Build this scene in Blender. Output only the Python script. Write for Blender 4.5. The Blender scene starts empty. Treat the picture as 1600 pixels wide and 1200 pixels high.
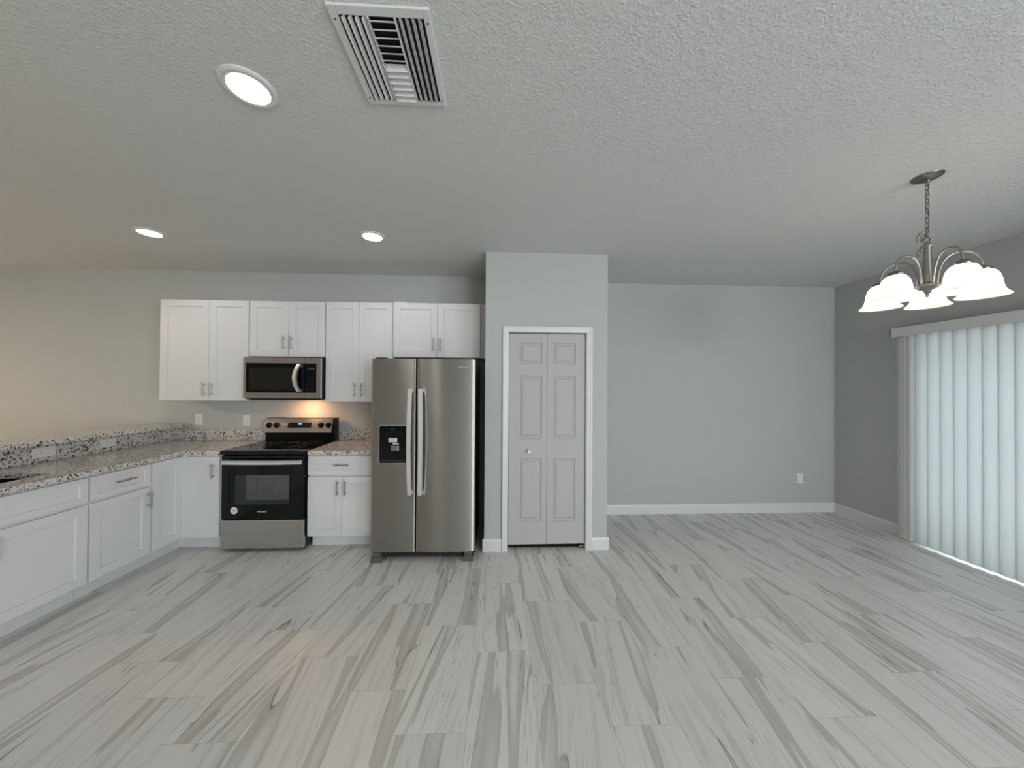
import bpy, bmesh, math, random
from mathutils import Vector, Matrix
random.seed(7)
S = bpy.context.scene
COL = S.collection
PI = math.pi

# ------------------------------------------------------------------ camera
H = 2.638            # ceiling height
cam_data = bpy.data.cameras.new('camera')
cam_data.sensor_fit = 'HORIZONTAL'
cam_data.sensor_width = 36.0
cam_data.lens = 36.0 * 520.0 / 1600.0
cam_data.clip_start = 0.02
cam = bpy.data.objects.new('camera', cam_data)
COL.objects.link(cam)
yaw, pitch, roll = 0.045, 0.007, 0.006
fw = Vector((math.sin(yaw)*math.cos(pitch), math.cos(yaw)*math.cos(pitch), math.sin(pitch)))
rt = Vector((math.cos(yaw), -math.sin(yaw), 0)); up = rt.cross(fw)
r2 = math.cos(roll)*rt + math.sin(roll)*up
u2 = -math.sin(roll)*rt + math.cos(roll)*up
M = Matrix((r2, u2, -fw)).transposed().to_4x4()
M.translation = (0, 0, 1.45)
cam.matrix_world = M
S.camera = cam

# ------------------------------------------------------------------ view
S.view_settings.view_transform = 'Standard'
S.view_settings.look = 'None'
S.view_settings.gamma = 1
S.view_settings.use_curve_mapping = False
S.view_settings.exposure = 0.18
S.cycles.caustics_reflective = False
S.cycles.caustics_refractive = False

# ------------------------------------------------------------------ sky and large lights
W = bpy.data.worlds.new('sky'); S.world = W; W.use_nodes = True
bg = W.node_tree.nodes['Background']
bg.inputs['Color'].default_value = (0.80, 0.90, 1.0, 1)
bg.inputs['Strength'].default_value = 0.8

def area(name, loc, rot, sx, sy, power, color):
    d = bpy.data.lights.new(name, 'AREA'); d.shape = 'RECTANGLE'
    d.size = sx; d.size_y = sy; d.energy = power; d.color = color
    o = bpy.data.objects.new(name, d); COL.objects.link(o)
    o.location = loc; o.rotation_euler = rot
    return o
# daylight outside the sliding glass door, plus added fill lamps inside two made-up windows behind the camera
area('daylight_sliding_door', (4.55, 2.2, 1.00), (0, PI/2, 0), 1.9, 1.9, 160, (0.83, 0.93, 1.0))
area('added_rear_fill', (2.7, -4.93, 1.35), (PI/2, 0, 0), 1.9, 1.9, 130, (0.90, 0.965, 1.0))
area('added_side_fill', (3.93, -2.9, 1.30), (0, PI/2, 0), 1.9, 2.4, 115, (0.90, 0.965, 1.0))
# warm lamp of the living room to the left
area('living_room_lamp', (-6.3, 0.6, 2.55), (0, 0, 0), 0.5, 0.5, 84, (1.0, 0.77, 0.56))

# ------------------------------------------------------------------ materials
def nodes(name):
    m = bpy.data.materials.new(name); m.use_nodes = True
    nt = m.node_tree
    return m, nt, nt.nodes['Principled BSDF']
def N(nt, t, **kw):
    n = nt.nodes.new(t)
    for k, v in kw.items(): setattr(n, k, v)
    return n
def mat(name, col, rough=0.5, metal=0.0, spec=None, noise=0.0, nscale=40, bump=0.0, bscale=60, **kw):
    m, nt, b = nodes(name)
    b.inputs['Base Color'].default_value = (*col, 1)
    b.inputs['Roughness'].default_value = rough
    b.inputs['Metallic'].default_value = metal
    if spec is not None: b.inputs['Specular IOR Level'].default_value = spec
    for k, v in kw.items(): b.inputs[k].default_value = v
    if noise or bump:
        tc = N(nt, 'ShaderNodeTexCoord')
    if noise:
        t = N(nt, 'ShaderNodeTexNoise'); t.inputs['Scale'].default_value = nscale; t.inputs['Detail'].default_value = 3
        nt.links.new(tc.outputs['Object'], t.inputs['Vector'])
        mx = N(nt, 'ShaderNodeMix', data_type='RGBA')
        mx.inputs[6].default_value = tuple(c*(1-noise) for c in col) + (1,)
        mx.inputs[7].default_value = tuple(min(1, c*(1+noise)) for c in col) + (1,)
        nt.links.new(t.outputs['Fac'], mx.inputs[0]); nt.links.new(mx.outputs[2], b.inputs['Base Color'])
    if bump:
        t2 = N(nt, 'ShaderNodeTexNoise'); t2.inputs['Scale'].default_value = bscale; t2.inputs['Detail'].default_value = 4
        nt.links.new(tc.outputs['Object'], t2.inputs['Vector'])
        bp = N(nt, 'ShaderNodeBump'); bp.inputs['Strength'].default_value = bump; bp.inputs['Distance'].default_value = 0.004
        nt.links.new(t2.outputs['Fac'], bp.inputs['Height']); nt.links.new(bp.outputs['Normal'], b.inputs['Normal'])
    return m

def emit(name, col, strength):
    m, nt, b = nodes(name)
    b.inputs['Base Color'].default_value = (*col, 1)
    b.inputs['Emission Color'].default_value = (*col, 1)
    b.inputs['Emission Strength'].default_value = strength
    return m

M_wall = mat('wall_paint_gray', (0.50, 0.515, 0.50), 0.75, spec=0.3, noise=0.012, nscale=6, bump=0.12, bscale=120)
M_white = mat('cabinet_white_paint', (0.725, 0.725, 0.735), 0.32, noise=0.008, nscale=5)
M_trim = mat('trim_white_paint', (0.72, 0.725, 0.72), 0.38, noise=0.008, nscale=8)
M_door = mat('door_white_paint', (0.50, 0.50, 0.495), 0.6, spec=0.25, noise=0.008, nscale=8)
M_plastic = mat('white_plastic', (0.80, 0.80, 0.78), 0.35, noise=0.005)
M_black = mat('black_enamel', (0.004, 0.004, 0.005), 0.3, spec=0.2, noise=0.1)
M_blackglass = mat('black_glass', (0.003, 0.004, 0.005), 0.05, spec=0.3, noise=0.05, nscale=3)
M_dark = mat('dark_gray_plastic', (0.03, 0.03, 0.032), 0.5, noise=0.08)
M_footgray = mat('gray_plastic', (0.10, 0.10, 0.10), 0.4, noise=0.08)
M_nickel = mat('brushed_nickel', (0.38, 0.362, 0.335), 0.30, 1.0, noise=0.05, nscale=200)
M_nickeldark = mat('aged_nickel', (0.22, 0.21, 0.195), 0.28, 1.0, noise=0.1, nscale=90)
M_chrome = mat('polished_steel', (0.90, 0.90, 0.89), 0.42, 1.0, noise=0.03, nscale=300)
M_hole = mat('dark_void', (0.004, 0.004, 0.004), 0.9, noise=0.1)
M_screw = mat('screw_gray', (0.15, 0.15, 0.15), 0.4, 0.8, noise=0.1)

def steel(name, col, rough, aniso, rot):
    m, nt, b = nodes(name)
    b.inputs['Metallic'].default_value = 1.0
    b.inputs['Roughness'].default_value = rough
    b.inputs['Anisotropic'].default_value = aniso
    b.inputs['Anisotropic Rotation'].default_value = rot
    tg = N(nt, 'ShaderNodeTangent'); tg.direction_type = 'RADIAL'; tg.axis = 'Z'
    nt.links.new(tg.outputs['Tangent'], b.inputs['Tangent'])
    tc = N(nt, 'ShaderNodeTexCoord'); mp = N(nt, 'ShaderNodeMapping')
    mp.inputs['Scale'].default_value = (3, 3, 600)
    t = N(nt, 'ShaderNodeTexNoise'); t.inputs['Scale'].default_value = 1.0; t.inputs['Detail'].default_value = 2
    nt.links.new(tc.outputs['Object'], mp.inputs['Vector']); nt.links.new(mp.outputs['Vector'], t.inputs['Vector'])
    mx = N(nt, 'ShaderNodeMix', data_type='RGBA')
    mx.inputs[6].default_value = tuple(c*0.96 for c in col) + (1,)
    mx.inputs[7].default_value = tuple(c*1.04 for c in col) + (1,)
    nt.links.new(t.outputs['Fac'], mx.inputs[0]); nt.links.new(mx.outputs[2], b.inputs['Base Color'])
    return m
M_steel = steel('brushed_stainless', (0.46, 0.445, 0.42), 0.40, 1.0, 0.25)
M_steel2 = steel('brushed_stainless_light', (0.56, 0.54, 0.51), 0.30, 0.6, 0.25)

def shade_mat():
    m, nt, b = nodes('frosted_glass_lit')
    b.inputs['Base Color'].default_value = (0.85, 0.84, 0.82, 1); b.inputs['Roughness'].default_value = 0.3
    b.inputs['Emission Color'].default_value = (1.0, 0.95, 0.90, 1); b.inputs['Emission Strength'].default_value = 0.40
    t = N(nt, 'ShaderNodeBsdfTranslucent'); t.inputs['Color'].default_value = (0.95, 0.92, 0.88, 1)
    mx = N(nt, 'ShaderNodeMixShader'); mx.inputs[0].default_value = 0.6
    nt.links.new(b.outputs[0], mx.inputs[1]); nt.links.new(t.outputs[0], mx.inputs[2]); nt.links.new(mx.outputs[0], nt.nodes['Material Output'].inputs[0])
    return m
M_shade = shade_mat()
M_bulb = emit('lamp_bulb', (1.0, 0.95, 0.88), 17.0)
M_lens = emit('downlight_lens', (1.0, 0.96, 0.925), 58.0)
M_display = emit('blue_display', (0.10, 0.30, 0.9), 1.2)
M_hoodlamp = emit('warm_hood_lamp', (1.0, 0.52, 0.25), 180.0)

# frosted/etched writing
M_mark = mat('white_print', (0.75, 0.75, 0.75), 0.4, noise=0.01)
M_markgray = mat('gray_print', (0.55, 0.55, 0.55), 0.35, 0.6, noise=0.01)
M_markdark = mat('dark_print', (0.05, 0.05, 0.05), 0.4, noise=0.01)

# knock-down textured ceiling
def ceiling_mat():
    m, nt, b = nodes('ceiling_knockdown_texture')
    b.inputs['Base Color'].default_value = (0.675, 0.68, 0.665, 1); b.inputs['Roughness'].default_value = 0.6
    b.inputs['Specular IOR Level'].default_value = 0.35
    tc = N(nt, 'ShaderNodeTexCoord')
    t = N(nt, 'ShaderNodeTexNoise'); t.inputs['Scale'].default_value = 48; t.inputs['Detail'].default_value = 3; t.inputs['Distortion'].default_value = 1.2
    nt.links.new(tc.outputs['Object'], t.inputs['Vector'])
    cr = N(nt, 'ShaderNodeValToRGB'); cr.color_ramp.elements[0].position = 0.46; cr.color_ramp.elements[1].position = 0.60
    nt.links.new(t.outputs['Fac'], cr.inputs['Fac'])
    t2 = N(nt, 'ShaderNodeTexNoise'); t2.inputs['Scale'].default_value = 130; t2.inputs['Detail'].default_value = 2
    nt.links.new(tc.outputs['Object'], t2.inputs['Vector'])
    ad = N(nt, 'ShaderNodeMath', operation='MULTIPLY_ADD'); ad.inputs[1].default_value = 0.25
    nt.links.new(t2.outputs['Fac'], ad.inputs[0]); nt.links.new(cr.outputs['Color'], ad.inputs[2])
    bp = N(nt, 'ShaderNodeBump'); bp.inputs['Strength'].default_value = 0.38; bp.inputs['Distance'].default_value = 0.004
    nt.links.new(ad.outputs[0], bp.inputs['Height']); nt.links.new(bp.outputs['Normal'], b.inputs['Normal'])
    return m
M_ceil = ceiling_mat()

# speckled granite
def granite():
    m, nt, b = nodes('speckled_granite')
    b.inputs['Roughness'].default_value = 0.12; b.inputs['Specular IOR Level'].default_value = 0.75
    tc = N(nt, 'ShaderNodeTexCoord')
    L = nt.links.new
    n0 = N(nt, 'ShaderNodeTexNoise'); n0.inputs['Scale'].default_value = 70; n0.inputs['Detail'].default_value = 2
    L(tc.outputs['Object'], n0.inputs['Vector'])
    dis = N(nt, 'ShaderNodeVectorMath', operation='MULTIPLY_ADD'); dis.inputs[1].default_value = (0.012,)*3
    L(n0.outputs['Color'], dis.inputs[0]); L(tc.outputs['Object'], dis.inputs[2])
    v1 = N(nt, 'ShaderNodeTexVoronoi'); v1.inputs['Scale'].default_value = 105
    L(dis.outputs[0], v1.inputs['Vector'])
    sep = N(nt, 'ShaderNodeSeparateColor'); L(v1.outputs['Color'], sep.inputs[0])
    cr = N(nt, 'ShaderNodeValToRGB'); e = cr.color_ramp; e.interpolation = 'CONSTANT'
    stops = [(0.0, (0.63, 0.605, 0.575)), (0.24, (0.68, 0.665, 0.64)), (0.42, (0.50, 0.465, 0.425)), (0.56, (0.62, 0.585, 0.545)), (0.73, (0.23, 0.205, 0.185)), (0.85, (0.022, 0.021, 0.021)), (0.95, (0.60, 0.59, 0.57))]
    e.elements[0].position = 0; e.elements[0].color = (*stops[0][1], 1)
    e.elements[1].position = stops[-1][0]; e.elements[1].color = (*stops[-1][1], 1)
    for p, c in stops[1:-1]:
        q = e.elements.new(p); q.color = (*c, 1)
    L(sep.outputs[0], cr.inputs['Fac'])
    n1 = N(nt, 'ShaderNodeTexNoise'); n1.inputs['Scale'].default_value = 55; n1.inputs['Detail'].default_value = 4; n1.inputs['Roughness'].default_value = 0.6
    L(tc.outputs['Object'], n1.inputs['Vector'])
    r1 = N(nt, 'ShaderNodeValToRGB'); r1.color_ramp.elements[0].position = 0.62; r1.color_ramp.elements[1].position = 0.67
    L(n1.outputs['Fac'], r1.inputs['Fac'])
    mx = N(nt, 'ShaderNodeMix', data_type='RGBA'); mx.inputs[7].default_value = (0.03, 0.029, 0.028, 1)
    L(r1.outputs['Color'], mx.inputs[0]); L(cr.outputs['Color'], mx.inputs[6]); L(mx.outputs[2], b.inputs['Base Color'])
    return m
M_granite = granite()

# wood-look porcelain tile, 305 x 630 mm in a third-offset bond
def floor_mat():
    m, nt, b = nodes('wood_look_porcelain_tile')
    L = nt.links.new
    def math_(op, a, bb=None, c=None):
        n = N(nt, 'ShaderNodeMath', operation=op)
        for i, v in enumerate((a, bb, c)):
            if v is None: continue
            if isinstance(v, (int, float)): n.inputs[i].default_value = v
            else: L(v, n.inputs[i])
        return n.outputs[0]
    geo = N(nt, 'ShaderNodeTexCoord'); sp = N(nt, 'ShaderNodeSeparateXYZ'); L(geo.outputs['Object'], sp.inputs[0])
    x, y = sp.outputs[0], sp.outputs[1]
    u = math_('DIVIDE', math_('ADD', x, 0.12), 0.305); i = math_('FLOOR', u)
    v = math_('DIVIDE', math_('ADD', math_('SUBTRACT', y, 1.83), math_('MULTIPLY', i, 0.21)), 0.63); j = math_('FLOOR', v)
    fu = math_('SUBTRACT', u, i); fv = math_('SUBTRACT', v, j)
    cid = N(nt, 'ShaderNodeCombineXYZ'); L(i, cid.inputs[0]); L(j, cid.inputs[1])
    wn = N(nt, 'ShaderNodeTexWhiteNoise', noise_dimensions='3D'); L(cid.outputs[0], wn.inputs['Vector'])
    rs = N(nt, 'ShaderNodeSeparateColor'); L(wn.outputs['Color'], rs.inputs[0])
    ra, rb, rc = rs.outputs[0], rs.outputs[1], rs.outputs[2]
    # tile-local coordinates, skewed by a random slant, thrown to a random spot of the pattern
    lx = math_('MULTIPLY', math_('SUBTRACT', fu, 0.5), 0.305); ly = math_('MULTIPLY', math_('SUBTRACT', fv, 0.5), 0.63)
    sk = math_('MULTIPLY', math_('SUBTRACT', ra, 0.5), 0.42)
    lx2 = math_('ADD', lx, math_('MULTIPLY', ly, sk))
    cx = math_('ADD', lx2, math_('MULTIPLY', rb, 37.0)); cy = math_('ADD', ly, math_('MULTIPLY', rc, 53.0))
    P = N(nt, 'ShaderNodeCombineXYZ'); L(cx, P.inputs[0]); L(cy, P.inputs[1])
    def noise(sx, sy, detail, dist, rough=0.55):
        mp = N(nt, 'ShaderNodeMapping'); mp.inputs['Scale'].default_value = (sx, sy, 1); L(P.outputs[0], mp.inputs['Vector'])
        t = N(nt, 'ShaderNodeTexNoise'); t.inputs['Scale'].default_value = 1; t.inputs['Detail'].default_value = detail
        t.inputs['Distortion'].default_value = dist; t.inputs['Roughness'].default_value = rough
        L(mp.outputs[0], t.inputs['Vector']); return t.outputs['Fac']
    def ramp(val, p0, p1, c0=0.0, c1=1.0):
        n = N(nt, 'ShaderNodeMapRange'); n.interpolation_type = 'SMOOTHSTEP'
        n.inputs['From Min'].default_value = p0; n.inputs['From Max'].default_value = p1
        n.inputs['To Min'].default_value = c0; n.inputs['To Max'].default_value = c1
        L(val, n.inputs['Value']); return n.outputs['Result']
    broad = noise(8, 0.55, 2.2, 0.30)
    band = ramp(broad, 0.565, 0.580); bandfade = ramp(broad, 0.57, 0.73, 1.0, 0.0)
    bandm = math_('MULTIPLY', band, bandfade)               # brown zone, sharp on one side, fading on the other
    gate = noise(6, 2.6, 2, 0)
    vein = math_('MULTIPLY', ramp(math_('ABSOLUTE', math_('SUBTRACT', broad, 0.572)), 0.0, 0.008, 1.0, 0.0), ramp(gate, 0.44, 0.60))
    second = noise(17, 0.9, 3.0, 0.45)
    vein2 = math_('MULTIPLY', ramp(math_('ABSOLUTE', math_('SUBTRACT', second, 0.5)), 0.0, 0.013, 1.0, 0.0), ramp(gate, 0.52, 0.66))
    fine = noise(210, 6.5, 3, 0.5)
    fgate = ramp(noise(10, 1.5, 2, 0.3), 0.44, 0.60)
    finem = math_('MULTIPLY', ramp(fine, 0.53, 0.72), fgate)
    mid = ramp(noise(26, 1.1, 3, 0.4), 0.50, 0.74)
    def mix(fac, a, bcol):
        n = N(nt, 'ShaderNodeMix', data_type='RGBA')
        if isinstance(fac, (int, float)): n.inputs[0].default_value = fac
        else: L(fac, n.inputs[0])
        for k, c in ((6, a), (7, bcol)):
            if isinstance(c, tuple): n.inputs[k].default_value = (*c, 1)
            else: L(c, n.inputs[k])
        return n.outputs[2]
    base = mix(rb, (0.76, 0.745, 0.72), (0.70, 0.685, 0.66))
    c = mix(math_('MULTIPLY', mid, 0.55), base, (0.49, 0.47, 0.442))
    c = mix(math_('MULTIPLY', bandm, 0.60), c, (0.385, 0.362, 0.335))
    c = mix(math_('MULTIPLY', finem, 0.62), c, (0.32, 0.298, 0.275))
    c = mix(math_('MULTIPLY', vein2, 0.70), c, (0.26, 0.24, 0.22))
    c = mix(math_('MULTIPLY', vein, 0.80), c, (0.17, 0.157, 0.143))
    eu = math_('MULTIPLY', math_('MINIMUM', fu, math_('SUBTRACT', 1.0, fu)), 0.305)
    ev = math_('MULTIPLY', math_('MINIMUM', fv, math_('SUBTRACT', 1.0, fv)), 0.63)
    gap = ramp(math_('MINIMUM', eu, ev), 0.0006, 0.0020, 1.0, 0.0)
    c = mix(math_('MULTIPLY', gap, 0.6), c, (0.46, 0.45, 0.43))
    L(c, b.inputs['Base Color'])
    b.inputs['Roughness'].default_value = 0.36
    bp = N(nt, 'ShaderNodeBump'); bp.inputs['Strength'].default_value = 0.25; bp.inputs['Distance'].default_value = 0.0015
    hgt = math_('SUBTRACT', math_('MULTIPLY', fine, 0.25), gap); L(hgt, bp.inputs['Height']); L(bp.outputs['Normal'], b.inputs['Normal'])
    return m
M_floor = floor_mat()

def thin_glass():
    m = bpy.data.materials.new('clear_glass'); m.use_nodes = True; nt = m.node_tree
    nt.nodes.clear()
    o = N(nt, 'ShaderNodeOutputMaterial'); t = N(nt, 'ShaderNodeBsdfTransparent'); g = N(nt, 'ShaderNodeBsdfGlossy')
    g.inputs['Roughness'].default_value = 0.02; t.inputs['Color'].default_value = (0.93, 0.95, 0.94, 1)
    f = N(nt, 'ShaderNodeFresnel'); f.inputs['IOR'].default_value = 1.45; mx = N(nt, 'ShaderNodeMixShader')
    nt.links.new(f.outputs[0], mx.inputs[0]); nt.links.new(t.outputs[0], mx.inputs[1]); nt.links.new(g.outputs[0], mx.inputs[2]); nt.links.new(mx.outputs[0], o.inputs[0])
    return m
M_glass = thin_glass()
def slat_mat():
    m = bpy.data.materials.new('blind_vinyl'); m.use_nodes = True; nt = m.node_tree
    b = nt.nodes['Principled BSDF']; o = nt.nodes['Material Output']
    b.inputs['Base Color'].default_value = (0.78, 0.78, 0.77, 1); b.inputs['Roughness'].default_value = 0.5
    t = N(nt, 'ShaderNodeBsdfTranslucent'); t.inputs['Color'].default_value = (0.80, 0.82, 0.84, 1)
    tc = N(nt, 'ShaderNodeTexCoord'); n = N(nt, 'ShaderNodeTexNoise'); n.inputs['Scale'].default_value = 90
    nt.links.new(tc.outputs['Object'], n.inputs['Vector'])
    bp = N(nt, 'ShaderNodeBump'); bp.inputs['Strength'].default_value = 0.1; bp.inputs['Distance'].default_value = 0.001
    nt.links.new(n.outputs['Fac'], bp.inputs['Height']); nt.links.new(bp.outputs['Normal'], b.inputs['Normal'])
    mx = N(nt, 'ShaderNodeMixShader'); mx.inputs[0].default_value = 0.25
    nt.links.new(b.outputs[0], mx.inputs[1]); nt.links.new(t.outputs[0], mx.inputs[2]); nt.links.new(mx.outputs[0], o.inputs[0])
    return m
M_slat = slat_mat()

# ------------------------------------------------------------------ mesh helpers
def link(name, bm, material, parent=None, smooth=None, loc=None, rotz=0):
    me = bpy.data.meshes.new(name)
    bmesh.ops.recalc_face_normals(bm, faces=bm.faces)
    bm.to_mesh(me); bm.free()
    me.materials.append(material)
    if smooth:
        for p in me.polygons: p.use_smooth = True
        me.set_sharp_from_angle(angle=math.radians(smooth))
    o = bpy.data.objects.new(name, me); COL.objects.link(o)
    if parent is not None: o.parent = parent
    if loc: o.location = loc
    if rotz: o.rotation_euler = (0, 0, rotz)
    return o
def B(): return bmesh.new()
def box(bm, x0, x1, y0, y1, z0, z1, bev=0.0, seg=2):
    r = bmesh.ops.create_cube(bm, size=1.0)
    vs = r['verts']
    for v in vs:
        v.co = Vector(((x0+x1)/2 + v.co.x*(x1-x0), (y0+y1)/2 + v.co.y*(y1-y0), (z0+z1)/2 + v.co.z*(z1-z0)))
    if bev:
        es = list({e for v in vs for e in v.link_edges})
        bmesh.ops.bevel(bm, geom=es, offset=bev, segments=seg, affect='EDGES', profile=0.5)
def tube(bm, pts, r, n=10, closed=False, caps=True):
    pts = [Vector(p) for p in pts]; k = len(pts)
    rs = r if isinstance(r, (list, tuple)) else [r]*k
    tang = []
    for i in range(k):
        a = pts[(i-1) % k] if (closed or i > 0) else pts[i]
        c = pts[(i+1) % k] if (closed or i < k-1) else pts[i]
        tang.append((c-a).normalized())
    t0 = tang[0]; ref = Vector((0, 0, 1)) if abs(t0.z) < 0.9 else Vector((1, 0, 0))
    nrm = t0.cross(ref).normalized(); rings = []
    for i in range(k):
        t = tang[i]; nrm = (nrm - t*nrm.dot(t)).normalized(); bn = t.cross(nrm)
        rings.append([bm.verts.new(pts[i] + rs[i]*(math.cos(2*PI*a/n)*nrm + math.sin(2*PI*a/n)*bn)) for a in range(n)])
    for i in range(k if closed else k-1):
        A, C = rings[i], rings[(i+1) % k]
        for a in range(n): bm.faces.new((A[a], A[(a+1) % n], C[(a+1) % n], C[a]))
    if caps and not closed:
        bm.faces.new(rings[0]); bm.faces.new(rings[-1])
def lathe(bm, prof, n=32, cx=0, cy=0, cap0=False, cap1=False):
    rings = []
    for r, z in prof:
        rings.append([bm.verts.new((cx + r*math.cos(2*PI*a/n), cy + r*math.sin(2*PI*a/n), z)) for a in range(n)])
    for i in range(len(prof)-1):
        for a in range(n): bm.faces.new((rings[i][a], rings[i][(a+1) % n], rings[i+1][(a+1) % n], rings[i+1][a]))
    if cap0: bm.faces.new(rings[0])
    if cap1: bm.faces.new(rings[-1])
def cyl_y(bm, x, z, y0, y1, r, n=20, r1=None):
    tube(bm, [(x, y0, z), (x, y1, z)], [r, r1 if r1 else r], n)
def prism(bm, poly, axis, a, b):
    """extrude a 2-D polygon along an axis: axis 'x' -> poly in (y,z); 'y' -> (x,z); 'z' -> (x,y)"""
    def P(p, t):
        return {'x': (t, p[0], p[1]), 'y': (p[0], t, p[1]), 'z': (p[0], p[1], t)}[axis]
    A = [bm.verts.new(P(p, a)) for p in poly]; C = [bm.verts.new(P(p, b)) for p in poly]
    n = len(poly)
    bm.faces.new(A); bm.faces.new(C[::-1])
    for i in range(n): bm.faces.new((A[i], C[i], C[(i+1) % n], A[(i+1) % n]))
def panelled(bm, x0, x1, z0, z1, yf, th, panels, steps, bev=0.0015):
    """slab whose front face (at y = yf, facing -y) has sunk or raised panels; steps = [(inset, depth), ...]"""
    xs = sorted({x0, x1, *[p[0] for p in panels], *[p[1] for p in panels]})
    zs = sorted({z0, z1, *[p[2] for p in panels], *[p[3] for p in panels]})
    V = {}
    for x in xs:
        for z in zs: V[x, z] = bm.verts.new((x, yf, z))
    pf = []
    for a in range(len(xs)-1):
        for c in range(len(zs)-1):
            f = bm.faces.new((V[xs[a], zs[c]], V[xs[a+1], zs[c]], V[xs[a+1], zs[c+1]], V[xs[a], zs[c+1]]))
            mx, mz = (xs[a]+xs[a+1])/2, (zs[c]+zs[c+1])/2
            if any(p[0] < mx < p[1] and p[2] < mz < p[3] for p in panels): pf.append(f)
    # sides and back
    bord = [(x, z0) for x in xs] + [(x1, z) for z in zs[1:]] + [(x, z1) for x in xs[-2::-1]] + [(x0, z) for z in zs[-2:0:-1]]
    bk = [bm.verts.new((x, yf+th, z)) for x, z in bord]
    n = len(bord)
    for i in range(n):
        bm.faces.new((V[bord[i]], bk[i], bk[(i+1) % n], V[bord[(i+1) % n]]))
    bm.faces.new(bk)
    for f in pf:
        x_a = min(v.co.x for v in f.verts); x_b = max(v.co.x for v in f.verts)
        z_a = min(v.co.z for v in f.verts); z_b = max(v.co.z for v in f.verts)
        cur = [bm.verts.new((p[0], yf, p[1])) for p in ()]
        ring = list(f.verts)
        ring.sort(key=lambda v: math.atan2(v.co.z-(z_a+z_b)/2, v.co.x-(x_a+x_b)/2))
        bm.faces.remove(f)
        ins = 0.0; dep = 0.0
        for (di, dd) in steps:
            ins += di; dep += dd
            new = []
            for v in ring:
                sx = 1 if v.co.x < (x_a+x_b)/2 else -1; sz = 1 if v.co.z < (z_a+z_b)/2 else -1
                bx = x_a if sx > 0 else x_b; bz = z_a if sz > 0 else z_b
                new.append(bm.verts.new((bx+sx*ins, yf+dep, bz+sz*ins)))
            for q in range(4): bm.faces.new((ring[q], ring[(q+1) % 4], new[(q+1) % 4], new[q]))
            ring = new
        bm.faces.new(ring)
def thing(name, label, cat, loc=(0, 0, 0), rotz=0, group=None):
    o = bpy.data.objects.new(name, None); COL.objects.link(o)
    o.empty_display_size = 0.1
    o.location = loc; o.rotation_euler = (0, 0, rotz)
    o['label'] = label; o['category'] = cat
    if group: o['group'] = group
    return o
def tag(o, label, cat, group=None):
    o['label'] = label; o['category'] = cat
    if group: o['group'] = group
    return o
def struct(name, bm, m, label=None, cat=None, smooth=None):
    o = link(name, bm, m, smooth=smooth); o['kind'] = 'structure'
    if label: o['label'] = label
    if cat: o['category'] = cat
    return o
def text(name, body, size, m, parent, loc, rot, depth=0.0004, align='CENTER', sx=1.0):
    cu = bpy.data.curves.new(name, 'FONT'); cu.body = body; cu.size = size; cu.extrude = depth
    cu.align_x = align; cu.align_y = 'CENTER'
    tmp = bpy.data.objects.new('lettering_source', cu); COL.objects.link(tmp)
    dg = bpy.context.evaluated_depsgraph_get()
    me = bpy.data.meshes.new_from_object(tmp.evaluated_get(dg))
    bpy.data.objects.remove(tmp); bpy.data.curves.remove(cu)
    me.materials.clear(); me.materials.append(m)
    for v in me.vertices: v.co.x *= sx
    o = bpy.data.objects.new(name, me); COL.objects.link(o)
    o.parent = parent; o.location = loc; o.rotation_euler = rot
    return o

# ------------------------------------------------------------------ the room
YK, YD, YP, XR = 3.63, 3.75, 2.945, 3.975      # kitchen wall, dining wall, pantry front, right wall
XL, YF = -8.0, -5.0
PX0, PX1 = -0.105, 0.99

bm = B(); box(bm, XL, XR+0.15, YF-0.15, YD+0.15, -0.1, 0.0); struct('floor', bm, M_floor, 'gray wood-look porcelain tile floor', 'floor')
bm = B(); box(bm, XL-0.15, XR+0.15, YF-0.15, YD+0.15, H, H+0.12); struct('ceiling', bm, M_ceil, 'white knock-down textured ceiling', 'ceiling')
bm = B(); box(bm, XL-0.15, PX0, YK, YD+0.15, 0, H); struct('wall_kitchen', bm, M_wall, 'gray wall behind the kitchen cabinets', 'wall')
bm = B(); box(bm, PX1, XR+0.15, YD, YD+0.15, 0, H); struct('wall_dining', bm, M_wall, 'gray back wall of the empty dining area', 'wall')
bm = B(); box(bm, XL-0.15, XL, YF-0.15, YK, 0, H); struct('wall_left', bm, M_wall, 'gray end wall of the living room', 'wall')
# pantry box with the closet door opening
DX0, DX1, DZ = 0.098, 0.800, 1.935
bm = B()
box(bm, PX0, DX0, YP, YP+0.11, 0, H); box(bm, DX1, PX1, YP, YP+0.11, 0, H); box(bm, DX0, DX1, YP, YP+0.11, DZ, H)
box(bm, PX0, PX0+0.1, YP+0.11, YD+0.15, 0, H); box(bm, PX1-0.1, PX1, YP+0.11, YD+0.15, 0, H); box(bm, PX0+0.1, PX1-0.1, YD, YD+0.15, 0, H)
struct('wall_pantry', bm, M_wall, 'gray pantry walls beside the refrigerator', 'wall')
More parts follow.
